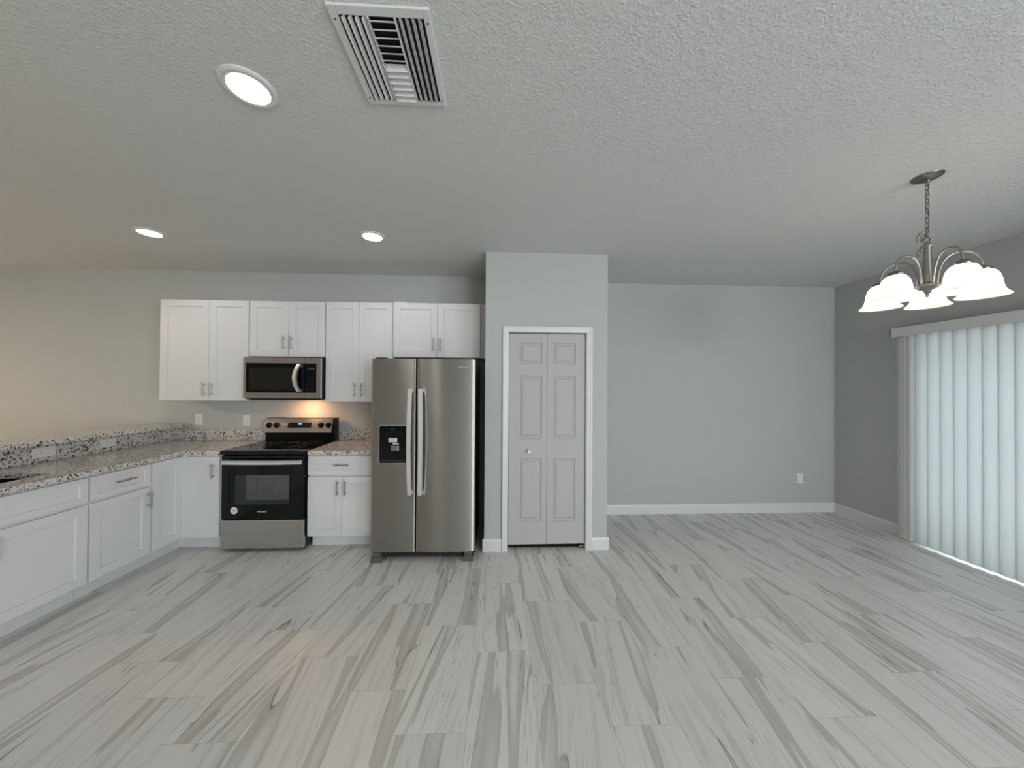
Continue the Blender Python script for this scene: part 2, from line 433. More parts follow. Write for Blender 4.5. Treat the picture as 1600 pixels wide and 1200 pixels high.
# right wall with the sliding door opening
OY0, OY1, OZ = 1.20, 3.03, 2.02
WX0, WX1, WZ0, WZ1 = 1.7, 3.7, 0.35, 2.3
WY0, WY1 = -4.2, -1.6
bm = B()
box(bm, XR, XR+0.15, OY1, YD, 0, H); box(bm, XR, XR+0.15, YF, WY0, 0, H); box(bm, XR, XR+0.15, WY1, OY0, 0, H)
box(bm, XR, XR+0.15, WY0, WY1, 0, WZ0); box(bm, XR, XR+0.15, WY0, WY1, WZ1, H); box(bm, XR, XR+0.15, OY0, OY1, OZ, H)
struct('wall_right', bm, M_wall, 'gray wall with the sliding door', 'wall')
bm = B()
box(bm, XL-0.15, WX0, YF-0.15, YF, 0, H); box(bm, WX1, XR+0.15, YF-0.15, YF, 0, H)
box(bm, WX0, WX1, YF-0.15, YF, 0, WZ0); box(bm, WX0, WX1, YF-0.15, YF, WZ1, H)
struct('wall_front', bm, M_wall, 'gray wall opposite the kitchen', 'wall')

def base_profile(t=0.014, h=0.108):
    return [(0, 0), (t, 0), (t, h-0.022), (t*0.55, h-0.006), (t*0.3, h), (0, h)]
bm = B()
prism(bm, [(YD - d, z) for d, z in base_profile()], 'x', PX1, XR); struct('baseboard_dining', bm, M_trim, 'white baseboard along the dining wall', 'baseboard')
bm = B(); prism(bm, [(XR - d, z) for d, z in base_profile()], 'y', OY1+0.075, YD-0.014); struct('baseboard_right', bm, M_trim, 'white baseboard along the right wall', 'baseboard')
CASL, CASR = 0.046, 0.853
bm = B()
prism(bm, [(YP - d, z) for d, z in base_profile()], 'x', PX0-0.014, CASL)
prism(bm, [(PX0 - d, z) for d, z in base_profile()], 'y', YP, YK)
struct('baseboard_pantry_left', bm, M_trim, 'short white baseboard between refrigerator and closet door', 'baseboard')
bm = B()
prism(bm, [(YP - d, z) for d, z in base_profile()], 'x', CASR, PX1+0.014)
prism(bm, [(PX1 + d, z) for d, z in base_profile()], 'y', YP, YD-0.014)
struct('baseboard_pantry_right', bm, M_trim, 'short white baseboard right of the closet door', 'baseboard')

# door casing (moulded profile, mitred)
def casing(bm, x0, x1, zt, w, y):
    prof = [(0, 0.000), (0, 0.011), (0.006, 0.014), (w*0.55, 0.017), (w*0.75, 0.021), (w-0.004, 0.021), (w, 0.017), (w, 0)]   # distance from opening, projection
    def ring(pt): return [bm.verts.new(pt(a, d)) for a, d in prof]
    stations = [lambda a, d: (x0-a, y-d, 0), lambda a, d: (x0-a, y-d, zt+a), lambda a, d: (x1+a, y-d, zt+a), lambda a, d: (x1+a, y-d, 0)]
    R = [ring(s) for s in stations]
    n = len(prof)
    for i in range(3):
        for a in range(n): bm.faces.new((R[i][a], R[i][(a+1) % n], R[i+1][(a+1) % n], R[i+1][a]))
    bm.faces.new(R[0]); bm.faces.new(R[-1])
bm = B(); casing(bm, DX0+0.002, DX1-0.002, DZ-0.004, 0.052, YP)
box(bm, DX0, DX0+0.006, YP, YP+0.11, 0, DZ); box(bm, DX1-0.006, DX1, YP, YP+0.11, 0, DZ); box(bm, DX0, DX1, YP, YP+0.11, DZ-0.006, DZ)
struct('trim_1', bm, M_trim, 'white casing around the closet door', 'trim')

# bifold closet door
d1 = bpy.data.objects.new('door_1', None); COL.objects.link(d1); d1.location = (0, YP+0.018, 0)
d1['kind'] = 'structure'; d1['label'] = 'white bifold closet door of two six-panel leaves'; d1['category'] = 'door'
LZ0, LZ1 = 0.045, 1.921
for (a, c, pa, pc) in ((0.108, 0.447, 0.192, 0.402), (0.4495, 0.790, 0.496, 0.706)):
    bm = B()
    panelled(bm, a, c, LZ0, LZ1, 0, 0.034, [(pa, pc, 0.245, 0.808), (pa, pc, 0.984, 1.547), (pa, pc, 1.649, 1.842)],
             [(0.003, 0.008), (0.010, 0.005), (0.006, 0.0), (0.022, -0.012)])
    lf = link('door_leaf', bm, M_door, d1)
    if a < 0.2:
        bm = B()
        pr = [(0.012, 0.0), (0.012, 0.004), (0.006, 0.008), (0.006, 0.016), (0.014, 0.022), (0.0165, 0.029), (0.013, 0.036), (0.004, 0.039)]
        lathe(bm, pr, 20, cap0=True, cap1=True)
        for v in bm.verts: v.co = Vector((0.285+v.co.x, -v.co.z, 0.872+v.co.y))
        link('door_knob', bm, M_plastic, lf, smooth=40)
bm = B(); box(bm, DX0+0.006, DX1-0.006, 0.0, 0.03, DZ-0.008, DZ-0.006); box(bm, DX0+0.01, DX1-0.01, 0.008, 0.03, 1.921, DZ-0.008)
link('door_track', bm, M_dark, d1)
bm = B(); box(bm, 0.74, 0.79, 0.004, 0.03, 0, 0.03, 0.003); link('pivot_bracket', bm, M_screw, d1)
# black sheet close behind the door, standing in for the closet's shade
bm = B(); box(bm, DX0+0.0065, DX1-0.0065, YP+0.056, YP+0.060, 0.0, DZ-0.0065); o = struct('closet_shade_sheet', bm, M_hole, 'black sheet behind the closet door, standing in for the shade inside', 'wall')

# sliding glass door behind the blinds
d2 = bpy.data.objects.new('door_2', None); COL.objects.link(d2); d2.location = (XR+0.06, 0, 0)
d2['kind'] = 'structure'; d2['label'] = 'white framed sliding glass door behind the vertical blinds'; d2['category'] = 'door'
bm = B()
box(bm, -0.05, 0.06, OY0, OY0+0.04, 0.0, OZ); box(bm, -0.05, 0.06, OY1-0.04, OY1, 0.0, OZ); box(bm, -0.05, 0.06, OY0+0.04, OY1-0.04, OZ-0.04, OZ); box(bm, -0.05, 0.06, OY0+0.04, OY1-0.04, 0.0, 0.03)
link('door_frame', bm, M_trim, d2)
MY = (OY0+OY1)/2
for (a, c, xx) in ((OY0+0.04, MY+0.03, -0.02), (MY-0.03, OY1-0.04, 0.03)):
    bm = B()
    box(bm, xx-0.015, xx+0.015, a, a+0.055, 0.03, OZ-0.04); box(bm, xx-0.015, xx+0.015, c-0.055, c, 0.03, OZ-0.04)
    box(bm, xx-0.015, xx+0.015, a+0.055, c-0.055, 0.03, 0.06); box(bm, xx-0.015, xx+0.015, a+0.055, c-0.055, OZ-0.11, OZ-0.04)
    sash = link('door_panel', bm, M_trim, d2)
    bm = B(); box(bm, xx-0.003, xx+0.003, a+0.055, c-0.055, 0.06, OZ-0.11); link('glass_pane', bm, M_glass, sash)
# added window behind the camera, unseen, a place for daylight to enter
w1 = bpy.data.objects.new('added_window_1', None); COL.objects.link(w1); w1.location = (0, YF-0.08, 0)
w1['kind'] = 'structure'; w1['label'] = 'added white framed window in the unseen wall opposite the kitchen'; w1['category'] = 'window'
bm = B()
for xa in (WX0, (WX0+WX1)/2-0.025, WX1-0.05): box(bm, xa, xa+0.05, -0.03, 0.03, WZ0, WZ1)
for za in (WZ0, (WZ0+WZ1)/2, WZ1-0.05): box(bm, WX0, WX1, -0.029, 0.029, za, za+0.05)
wf = link('window_frame', bm, M_trim, w1)
bm = B(); box(bm, WX0+0.02, WX1-0.02, -0.003, 0.003, WZ0+0.02, WZ1-0.02); link('window_pane', bm, M_glass, w1)

w2 = bpy.data.objects.new('added_window_2', None); COL.objects.link(w2); w2.location = (XR+0.08, 0, 0)  # second added window, out of view, for more daylight from the side
w2['kind'] = 'structure'; w2['label'] = 'added wide white framed window, out of view beyond the sliding door'; w2['category'] = 'window'
bm = B()
for ya in (WY0, WY0+0.85, WY0+1.7, WY1-0.05): box(bm, -0.03, 0.03, ya, ya+0.05, WZ0, WZ1)
for za in (WZ0, (WZ0+WZ1)/2, WZ1-0.05): box(bm, -0.029, 0.029, WY0, WY1, za, za+0.05)
link('window_frame', bm, M_trim, w2)
bm = B(); box(bm, -0.003, 0.003, WY0+0.02, WY1-0.02, WZ0+0.02, WZ1-0.02); link('window_pane', bm, M_glass, w2)

# ------------------------------------------------------------------ peninsula half wall
KX = -3.35      # kitchen face of the half wall
CY0 = 0.90      # near end of the peninsula
bm = B(); box(bm, KX-0.12, KX, CY0, YK, 0, 1.0135); struct('wall_peninsula', bm, M_wall, 'gray half wall carrying the raised bar', 'wall')

# ------------------------------------------------------------------ cabinets
def bar_handle(bm, x, z, yf, L, vertical=True, r=0.0055, off=0.030):
    e = L/2; p = e-0.022
    if vertical:
        tube(bm, [(x, yf-off, z-e), (x, yf-off, z+e)], r, 12)
        for s in (-p, p): tube(bm, [(x, yf, z+s), (x, yf-off, z+s)], r*0.8, 10)
    else:
        tube(bm, [(x-e, yf-off, z), (x+e, yf-off, z)], r, 12)
        for s in (-p, p): tube(bm, [(x+s, yf, z), (x+s, yf-off, z)], r*0.8, 10)
TH = 0.020
def shaker(parent, name, x0, x1, z0, z1, handle=None, rail=0.060, hl=0.13, label=None):
    bm = B()
    panelled(bm, x0, x1, z0, z1, -TH, TH-0.0005, [(x0+rail, x1-rail, z0+rail, z1-rail)], [(0.0015, 0.009)])
    es = [e for e in bm.edges if all(abs(v.co.y+TH) < 1e-6 for v in e.verts) and (
        all(abs(v.co.x-x0) < 1e-6 for v in e.verts) or all(abs(v.co.x-x1) < 1e-6 for v in e.verts) or all(abs(v.co.z-z0) < 1e-6 for v in e.verts) or all(abs(v.co.z-z1) < 1e-6 for v in e.verts))]
    bmesh.ops.bevel(bm, geom=es, offset=0.0015, segments=1, affect='EDGES')
    o = link(name, bm, M_white, parent)
    if handle:
        hx, hz, vert = handle
        bm = B(); bar_handle(bm, hx, hz, -TH, hl, vert); link('handle', bm, M_nickel, o, smooth=40)
    return o

def wall_cabinet(x0, x1, z0, z1, mid, hz, label, yfront=3.30, filler=None):
    t = thing('wall_cabinet', label, 'cabinet', (x0, yfront+TH, z0), 0, 'white wall cabinets over the kitchen counter')
    w, h = x1-x0, z1-z0; m_ = mid-x0
    bm = B(); box(bm, 0, w, 0, YK-yfront-TH-0.001, 0, h, 0.001, 1)
    if filler: box(bm, w, w+filler, 0.03, 0.045, 0, h)
    link('cabinet_box', bm, M_white, t)
    g = 0.0055
    shaker(t, 'door', g, m_-0.0015, 0.004, h-0.006, (m_-0.033, hz-z0, True))
    shaker(t, 'door', m_+0.0015, w-g, 0.004, h-0.006, (m_+0.033, hz-z0, True))
    return t
UT = 2.262
wall_cabinet(-3.200, -2.380, 1.295, UT, -2.747, 1.405, 'tall white two-door wall cabinet at the end, over the bare counter corner')
wall_cabinet(-2.378, -1.666, 1.722, UT, -2.012, 1.855, 'short white two-door wall cabinet directly above the microwave')
wall_cabinet(-1.664, -1.022, 1.290, UT+0.004, -1.345, 1.405, 'tall white wall cabinet with narrow doors, between microwave and refrigerator')
wall_cabinet(-1.020, -0.168, 1.728, UT+0.006, -0.588, 1.855, 'short wide white two-door wall cabinet above the refrigerator', filler=0.060)
bm = B(); box(bm, -1.015, -0.895, 3.325, 3.375, UT+0.0062, UT+0.017, 0.002, 1)
tag(link('filler_strip', bm, M_white), 'short white offcut strip lying on top of the wall cabinet above the refrigerator', 'strip')

CT, CB = 0.874, 0.838      # counter top, underside
KH = 0.108                 # toe kick
def base_cabinet(label, loc, rotz, w, depth, fronts, kick=0.075, kx0=0.0, kx1=None, box_top=None):
    t = thing('base_cabinet', label, 'cabinet', loc, rotz, 'white base cabinets under the counter')
    bt = CB-0.001 if box_top is None else box_top
    bm = B()
    box(bm, 0, 0.018, 0, depth, KH, bt); box(bm, w-0.018, w, 0, depth, KH, bt); box(bm, 0.018, w-0.018, depth-0.01, depth, KH, bt)
    box(bm, 0.018, w-0.018, 0.0, depth-0.01, KH, KH+0.018)
    box(bm, 0.018, w-0.018, 0.0, 0.018, KH+0.018, bt)
    link('cabinet_box', bm, M_white, t)
    bm = B(); box(bm, kx0, w if kx1 is None else kx1, kick, kick+0.015, 0.0, KH); link('toe_kick', bm, M_white, t)
    for kind, x0, x1, z0, z1, hd in fronts:
        shaker(t, kind, x0, x1, z0, z1, hd, rail=0.058 if kind == 'door' else 0.040)
    return t
FX = -2.745    # face of the peninsula cabinets (door fronts 20 mm before it)
FY = 3.035     # face of the back-run cabinets
DZ0, DZ1, DRZ0, DRZ1 = 0.120, 0.640, 0.658, 0.822
PD = 0.60      # peninsula cabinet depth
# peninsula run: local x runs along +y of the room, front faces +x
base_cabinet('white sink base cabinet with a blank drawer panel over two doors, below the sink', (FX, 1.420, 0), PI/2, 0.941, PD, [
    ('door', 0.008, 0.468, DZ0, DZ1, (0.432, 0.545, True)), ('door', 0.471, 0.934, DZ0, DZ1, (0.507, 0.545, True)),
    ('drawer_front', 0.008, 0.934, DRZ0, DRZ1, None)])
base_cabinet('white base cabinet with one drawer above one door, next to the sink cabinet', (FX, 2.363, 0), PI/2, 0.402, PD, [
    ('door', 0.006, 0.396, DZ0, DZ1, (0.368, 0.545, True)), ('drawer_front', 0.006, 0.396, DRZ0, DRZ1, (0.201, 0.748, False))])
base_cabinet('white corner base cabinet with a full-height door and no handle', (FX, 2.767, 0), PI/2, 0.262, PD, [
    ('door', 0.006, 0.258, DZ0, DRZ1, None)])
base_cabinet('white end base cabinet at the near end of the peninsula', (FX, CY0+0.01, 0), PI/2, 0.508, PD, [
    ('door', 0.008, 0.500, DZ0, DZ1, (0.05, 0.545, True)), ('drawer_front', 0.008, 0.500, DRZ0, DRZ1, (0.254, 0.748, False))])
# back run
nc = base_cabinet('narrow white base cabinet with one tall door, between the corner and the stove', (-2.722, FY, 0), 0, 0.325, YK-FY-0.002, [
    ('door', 0.042, 0.311, DZ0, DRZ1, (0.268, 0.70, True))], kx0=0.0)
bm = B(); box(bm, FX-0.090, FX-0.075, FY-0.0052, FY+0.0900, 0.0, KH); box(bm, FX-0.0751, FX+0.0225, FY+0.075, FY+0.090, 0.0, KH); tag(link('toe_kick_board', bm, M_white), 'short white toe-kick board in the inside corner of the base cabinets', 'board')
bm = B(); box(bm, -0.0020, 0.0385, -0.0185, 0.0, KH, CB-0.001, 0.001, 1); link('corner_filler', bm, M_white, nc)
base_cabinet('white base cabinet with a wide drawer over two doors, between stove and refrigerator', (-1.664, FY, 0), 0, 0.618, YK-FY-0.002, [
    ('door', 0.004, 0.2985, DZ0, DZ1, (0.267, 0.545, True)), ('door', 0.3015, 0.612, DZ0, DZ1, (0.333, 0.545, True)),
    ('drawer_front', 0.004, 0.612, DRZ0, DRZ1, (0.300, 0.748, False))])

# ------------------------------------------------------------------ counters
SX0, SX1, SY0, SY1 = -3.235, -2.850, 1.60, 2.275      # sink cut-out
def slab(bm, poly, z0, z1, hole=None, bev=0.004):
    if not hole:
        prism(bm, poly, 'z', z0, z1)
    es = [e for e in bm.edges if abs(e.verts[0].co.z-e.verts[1].co.z) < 1e-6]
    bmesh.ops.bevel(bm, geom=es, offset=bev, segments=2, affect='EDGES')
EX, EY = FX-TH+0.065-0.02, FY-TH-0.023      # counter front edges
EX = -2.698; EY = 2.992
bm = B()
# L-shaped slab cut into a ring around the sink (kept as one mesh)
xs = [KX, SX0, SX1, EX, -2.392]; ys = [CY0-0.02, SY0, SY1, EY, YK]
V = {}
def gv(x, y, z):
    k = (round(x, 5), round(y, 5), z)
    if k not in V: V[k] = bm.verts.new((x, y, z))
    return V[k]
cells = set()
for a in range(4):
    for c in range(4):
        if a == 1 and c == 1: continue
        if a == 3 and c != 3: continue
        cells.add((a, c))
for (a, c) in cells:
    x0, x1, y0, y1 = xs[a], xs[a+1], ys[c], ys[c+1]
    bm.faces.new((gv(x0, y0, CT), gv(x1, y0, CT), gv(x1, y1, CT), gv(x0, y1, CT)))
    bm.faces.new((gv(x0, y1, CB), gv(x1, y1, CB), gv(x1, y0, CB), gv(x0, y0, CB)))
    for (da, dc, p, q) in ((-1, 0, (x0, y1), (x0, y0)), (1, 0, (x1, y0), (x1, y1)), (0, -1, (x0, y0), (x1, y0)), (0, 1, (x1, y1), (x0, y1))):
        if (a+da, c+dc) not in cells:
            bm.faces.new((gv(*p, CB), gv(*q, CB), gv(*q, CT), gv(*p, CT)))
es = [e for e in bm.edges if len(e.link_faces) == 2 and e.calc_face_angle(0) > 1.0 and abs(e.verts[0].co.z-e.verts[1].co.z) < 1e-6]
bmesh.ops.bevel(bm, geom=es, offset=0.003, segments=2, affect='EDGES')
tag(link('countertop', bm, M_granite), 'L-shaped speckled granite countertop along the peninsula and into the corner', 'countertop')
bm = B(); box(bm, -1.652, -1.045, EY, YK, CB, CT, 0.003)
tag(link('countertop', bm, M_granite), 'short speckled granite countertop between stove and refrigerator', 'countertop')
# sink
t = thing('sink', 'dark undermount sink set in the granite peninsula counter', 'sink', ((SX0+SX1)/2, (SY0+SY1)/2, CB-0.20))
bm = B()
hx, hy, zt = (SX1-SX0)/2, (SY1-SY0)/2, 0.198
prof_in = [(1.0, zt), (0.985, 0.06), (0.93, 0.015), (0.80, 0.005)]
def rrect(sx, sy, z, r=0.05, n=6):
    out = []
    for q, (cx_, cy_) in enumerate(((1, 1), (-1, 1), (-1, -1), (1, -1))):
        for k in range(n+1):
            a = q*PI/2 + k*PI/2/n
            out.append(bm.verts.new((cx_*(sx-r)+r*math.cos(a), cy_*(sy-r)+r*math.sin(a), z)))
    return out
rings = [rrect(hx*s+0.004, hy*s+0.004, z) for s, z in prof_in] 
outer = [rrect(hx+0.02, hy+0.02, zt), rrect(hx+0.02, hy+0.02, zt-0.004), rrect(hx+0.008, hy+0.008, zt-0.008), rrect(hx*0.95, hy*0.95, 0.0)]
def bridge(A, C):
    n = len(A)
    for i in range(n): bm.faces.new((A[i], A[(i+1) % n], C[(i+1) % n], C[i]))
for i in range(3): bridge(rings[i], rings[i+1])
bm.faces.new(rings[-1]); bridge(rings[0], outer[0])
for i in range(3): bridge(outer[i], outer[i+1])
bm.faces.new(outer[-1])
link('basin', bm, M_black, t, smooth=40)
bm = B(); lathe(bm, [(0.045, 0.006), (0.045, 0.009), (0.038, 0.010), (0.03, 0.007), (0.0005, 0.007)], 24); link('drain', bm, M_chrome, t, smooth=40)
# backsplashes
SPT = 0.980
bm = B(); box(bm, KX+0.0205, -2.392, YK-0.022, YK-0.0005, CT+0.0005, SPT, 0.002)
tag(link('backsplash', bm, M_granite), 'low granite backsplash strip on the wall left of the stove', 'backsplash')
bm = B(); box(bm, -1.652, -1.045, YK-0.022, YK-0.0005, CT+0.0005, SPT, 0.002)
tag(link('backsplash', bm, M_granite), 'low granite backsplash strip on the wall between stove and refrigerator', 'backsplash')
bm = B(); box(bm, KX+0.0005, KX+0.020, CY0, YK-0.0005, CT+0.0005, 1.0125, 0.001)
tag(link('backsplash', bm, M_granite), 'tall granite splash panel under the raised bar, behind the sink counter', 'backsplash')
BT0, BT1 = 1.014, 1.046
bm = B(); box(bm, KX-0.22, KX+0.165, CY0-0.04, YK-0.0005, BT0, BT1, 0.004)
tag(link('bar_top', bm, M_granite), 'raised speckled granite bar top running along the peninsula', 'countertop')

# ------------------------------------------------------------------ outlets
def outlet(label, loc, rotz, w, h, tilt=0.0, double=False, group='white wall outlets'):
    """built facing -y, plate in the xz plane, back at y = 0"""
    t = thing('wall_outlet', label, 'outlet', loc, rotz, group)
    bm = B(); box(bm, -w/2, w/2, -0.006, -0.0003, -h/2, h/2, 0.002); link('cover_plate', bm, M_plastic, t)
    horiz = w > h
    def ins(cx, cz):
        a, c = (0.034, 0.0165) if horiz else (0.0165, 0.034)
        bm = B(); box(bm, cx-a, cx+a, -0.0085, -0.005, cz-c, cz+c, 0.0015); r = link('receptacle', bm, M_plastic, t)
        for s in (-0.018, 0.018):
            ox, oz = (s, 0) if horiz else (0, s)
            for k in (-0.006, 0.006):
                px, pz = (cx+ox, cz+k) if horiz else (cx+k, cz+oz)
                dx, dz = (0.0035, 0.001) if horiz else (0.001, 0.0035)
                bm = B(); box(bm, px-dx, px+dx, -0.0088, -0.0080, pz-dz, pz+dz)
                link('slot', bm, M_dark, r)
    ins(0, 0)
    return t
outlet('white upright outlet on the kitchen wall nearest the peninsula corner', (-3.110, YK, 1.085), 0, 0.072, 0.116)
outlet('white upright outlet on the kitchen wall just left of the stove backguard', (-2.630, YK, 1.075), 0, 0.072, 0.116)
outlet('white upright outlet low on the empty dining wall', (3.545, YD, 0.392), 0, 0.072, 0.116)
outlet('larger white horizontal outlet on the granite splash panel, right by the sink', (KX+0.020, 2.605, 0.945), PI/2, 0.125, 0.074)
outlet('smaller white horizontal outlet on the granite splash panel, nearer the corner', (KX+0.020, 3.01, 0.948), PI/2, 0.118, 0.074)

# ------------------------------------------------------------------ range
RX0, RX1, RYF = -2.374, -1.668, 2.985
t = thing('stove', 'freestanding electric range with black glass oven door and stainless drawer', 'stove', (RX0, RYF, 0))
w = RX1-RX0; RD = YK-0.03-RYF
bm = B(); box(bm, 0.004, w-0.004, 0.03, RD, 0.03, 0.845, 0.003)
for xx in (0.05, w-0.05):
    for yy in (0.08, RD-0.06): lathe(bm, [(0.018, 0), (0.018, 0.03)], 12, xx, yy, True, True)
link('range_body', bm, M_black, t)
# cooktop slab, slightly wider than the body
bm = B(); box(bm, -0.006, w+0.012, -0.008, RD-0.055, 0.846, 0.880, 0.006, 3); ck = link('cooktop', bm, M_blackglass, t)
for (bx, by, br) in ((0.19, 0.16, 0.105), (0.53, 0.16, 0.085), (0.19, 0.40, 0.080), (0.53, 0.40, 0.105), (0.36, 0.42, 0.05)):
    bm = B()
    for rr in (br, br*0.62): lathe(bm, [(rr, 0.8801), (rr, 0.8805), (rr-0.002, 0.8805), (rr-0.002, 0.8801)], 40, bx, by)
    link('burner_ring', bm, M_footgray, ck)
# backguard: black riser, slanted stainless face
bm = B()
prism(bm, [(RD-0.075, 0.880), (RD, 0.880), (RD, 1.108), (RD-0.062, 1.108), (RD-0.10, 0.965), (RD-0.075, 0.955)], 'x', 0.006, w-0.0)
bgd = link('backguard', bm, M_black, t)
def on_face(s):       # a point on the slanted face, s from bottom to top
    return (RD-0.1005 + 0.036*s, 0.966 + 0.138*s)
bm = B()
fy0, fz0 = on_face(0.0); fy1, fz1 = on_face(1.0)
prism(bm, [(fy0-0.003, fz0), (fy0+0.003, fz0-0.002), (fy1+0.003, fz1), (fy1-0.003, fz1+0.002)], 'x', 0.004, w-0.028)
link('control_face', bm, M_steel2, bgd)
tiltv = math.atan2(fy1-fy0, fz1-fz0)
def facebox(x0, x1, s0, s1, th):
    bm = B(); (ya, za), (yb, zb) = on_face(s0), on_face(s1)
    prism(bm, [(ya-0.003-th, za), (ya-0.002, za), (yb-0.002, zb), (yb-0.003-th, zb)], 'x', x0, x1); return bm
disp = link('display', facebox(0.235, 0.470, 0.34, 0.72, 0.0015), M_blackglass, bgd)
bm = facebox(0.335, 0.375, 0.56, 0.66, 0.002); link('clock_digits', bm, M_display, bgd)
for k in range(3):
    for q in range(2):
        (ya, za) = on_face(0.46+0.14*q); bm = B(); box(bm, 0.41+0.016*k, 0.416+0.016*k, ya-0.0058, ya-0.004, za-0.003, za+0.003)
        link('key_mark', bm, M_footgray, bgd)
for kx in (0.048, 0.124, 0.566, 0.642):
    y_, z_ = on_face(0.52)
    bm = B()
    lathe(bm, [(0.029, 0), (0.029, 0.006), (0.024, 0.010), (0.021, 0.024), (0.018, 0.027), (0.0005, 0.027)], 24, cap0=True)
    box(bm, -0.006, 0.006, -0.022, 0.022, 0.02, 0.032, 0.003)
    rotm = Matrix.Rotation(PI/2 - tiltv, 3, 'X')
    for v in bm.verts:
        v.co = rotm @ v.co + Vector((kx, y_-0.002, z_))
    link('knob', bm, M_black, bgd, smooth=40)
# oven door
bm = B(); box(bm, 0.004, w-0.006, 0.0, 0.028, 0.285, 0.838, 0.006, 3); od = link('oven_door', bm, M_blackglass, t)
bm = B(); box(bm, 0.118, 0.575, -0.0012, 0.001, 0.415, 0.665, 0.0004, 1); link('window_border', bm, mat('smoked_glass', (0.018, 0.026, 0.027), 0.07, noise=0.05), od)
bm = B(); box(bm, 0.215, 0.575, -0.0022, -0.001, 0.455, 0.667, 0.0004, 1); link('oven_window', bm, mat('oven_window_glass', (0.085, 0.078, 0.088), 0.12, noise=0.05), od)
bm = B()
for zz in (0.478, 0.500, 0.522, 0.545): box(bm, 0.222, 0.57, -0.0027, -0.002, zz, zz+0.0025)
for xx in (0.295, 0.440): box(bm, xx, xx+0.003, -0.0027, -0.002, 0.458, 0.664)
link('oven_rack', bm, mat('rack_gray', (0.055, 0.05, 0.055), 0.3, noise=0.05), od)
# handle: wide slightly bowed stainless bar
bm = B(); nn = 16; 
for i in range(nn+1):
    pass
top, bot = [], []
sec = lambda x, s: [(x, -0.030-s, 0.768), (x, -0.054-s, 0.772), (x, -0.056-s, 0.800), (x, -0.030-s, 0.806)]
R = []
for i in range(nn+1):
    u_ = i/nn; x = 0.046+u_*(w-0.058); s = 0.018*(1-(2*u_-1)**2)
    R.append([bm.verts.new(p) for p in sec(x, s)])
for i in range(nn):
    for k in range(4): bm.faces.new((R[i][k], R[i][(k+1) % 4], R[i+1][(k+1) % 4], R[i+1][k]))
bm.faces.new(R[0]); bm.faces.new(R[-1])
for xx in (0.07, w-0.04): box(bm, xx-0.014, xx+0.014, -0.036, 0.0, 0.775, 0.800, 0.002)
link('handle', bm, M_chrome, od, smooth=30)
bm = B(); lathe(bm, [(0.0005, 0.0012), (0.0295, 0.0012), (0.030, 0.0), ], 32, cap1=True)
for v in bm.verts: v.co = Vector((0.113+v.co.x, -0.0002-v.co.z, 0.362+v.co.y))
st = link('sticker', bm, M_plastic, od)
bm = B()
for rr in (0.013,): lathe(bm, [(rr, 0.0016), (rr-0.002, 0.0016), (rr-0.002, 0.0012), (rr, 0.0012)], 6)
box(bm, -0.004, 0.004, -0.004, 0.004, 0.0012, 0.0016)
for v in bm.verts: v.co = Vector((0.113+v.co.x, -0.0002-v.co.z, 0.362+v.co.y))
link('sticker_print', bm, M_footgray, od)
text('brand_lettering', 'Whirlpool', 0.019, M_mark, od, (0.345, -0.0012, 0.352), (PI/2, 0, 0))
# storage drawer
bm = B(); box(bm, 0.0, w-0.006, 0.0, 0.03, 0.032, 0.277, 0.005, 3); link('storage_drawer', bm, M_steel2, t)

# ------------------------------------------------------------------ microwave
MX0, MX1, MYF, MZ0, MZ1 = -2.372, -1.668, 3.225, 1.318, 1.712
t = thing('microwave', 'stainless over-the-range microwave with black window and curved handle', 'microwave', (MX0, MYF, MZ0))
w, h = MX1-MX0, MZ1-MZ0
bm = B(); box(bm, 0.002, w-0.0, 0.025, YK-MYF-0.002, -0.004, h, 0.003); link('oven_case', bm, M_black, t)
dw = 0.555
bm = B(); panelled(bm, 0, dw, 0.006, h-0.004, 0, 0.025, [(0.022, dw, 0.058, h-0.058)], [(0.0, 0.003)]); dr = link('door', bm, M_steel2, t)
bm = B(); box(bm, 0.0225, dw-0.0005, 0.0005, 0.004, 0.0585, h-0.0585); link('door_glass', bm, M_blackglass, dr)
bm = B(); box(bm, 0.055, 0.455, -0.0006, 0.0006, 0.085, h-0.10); link('window', bm, mat('microwave_window_mesh', (0.016, 0.014, 0.012), 0.06, noise=0.1, nscale=900), dr)
bm = B(); R = []
for i in range(17):
    u_ = i/16; z = 0.068+u_*(h-0.135); s = 0.030*(1-(2*u_-1)**2); xs_ = 0.497-0.026*(1-(2*u_-1)**2)
    R.append([bm.verts.new(p) for p in ((xs_, -0.010-s, z), (xs_+0.004, -0.026-s, z), (xs_+0.034, -0.028-s, z), (xs_+0.040, -0.010-s, z))])
for i in range(16):
    for k in range(4): bm.faces.new((R[i][k], R[i][(k+1) % 4], R[i+1][(k+1) % 4], R[i+1][k]))
bm.faces.new(R[0]); bm.faces.new(R[-1])
for zz in (0.08, h-0.08): box(bm, 0.503, 0.530, -0.014, 0.001, zz-0.01, zz+0.01)
link('handle', bm, M_chrome, dr, smooth=30)
text('brand_lettering', 'Whirlpool', 0.0135, M_markdark, dr, (0.285, -0.0006, h-0.030), (PI/2, 0, 0))
bm = B(); panelled(bm, dw+0.0025, w, 0.006, h-0.004, 0, 0.025, [(dw+0.0025, w-0.038, 0.058, h-0.058)], [(0.0, 0.003)]); cp = link('control_panel', bm, M_steel2, t)
bm = B(); box(bm, dw+0.003, w-0.0385, 0.0005, 0.004, 0.0585, h-0.0585); link('panel_glass', bm, M_blackglass, cp)
bm = B(); box(bm, dw+0.030, w-0.052, -0.0004, 0.0006, h-0.118, h-0.098); link('display', bm, M_dark, cp)
M_key = mat('faint_key_print', (0.04, 0.04, 0.04), 0.4, noise=0.05)
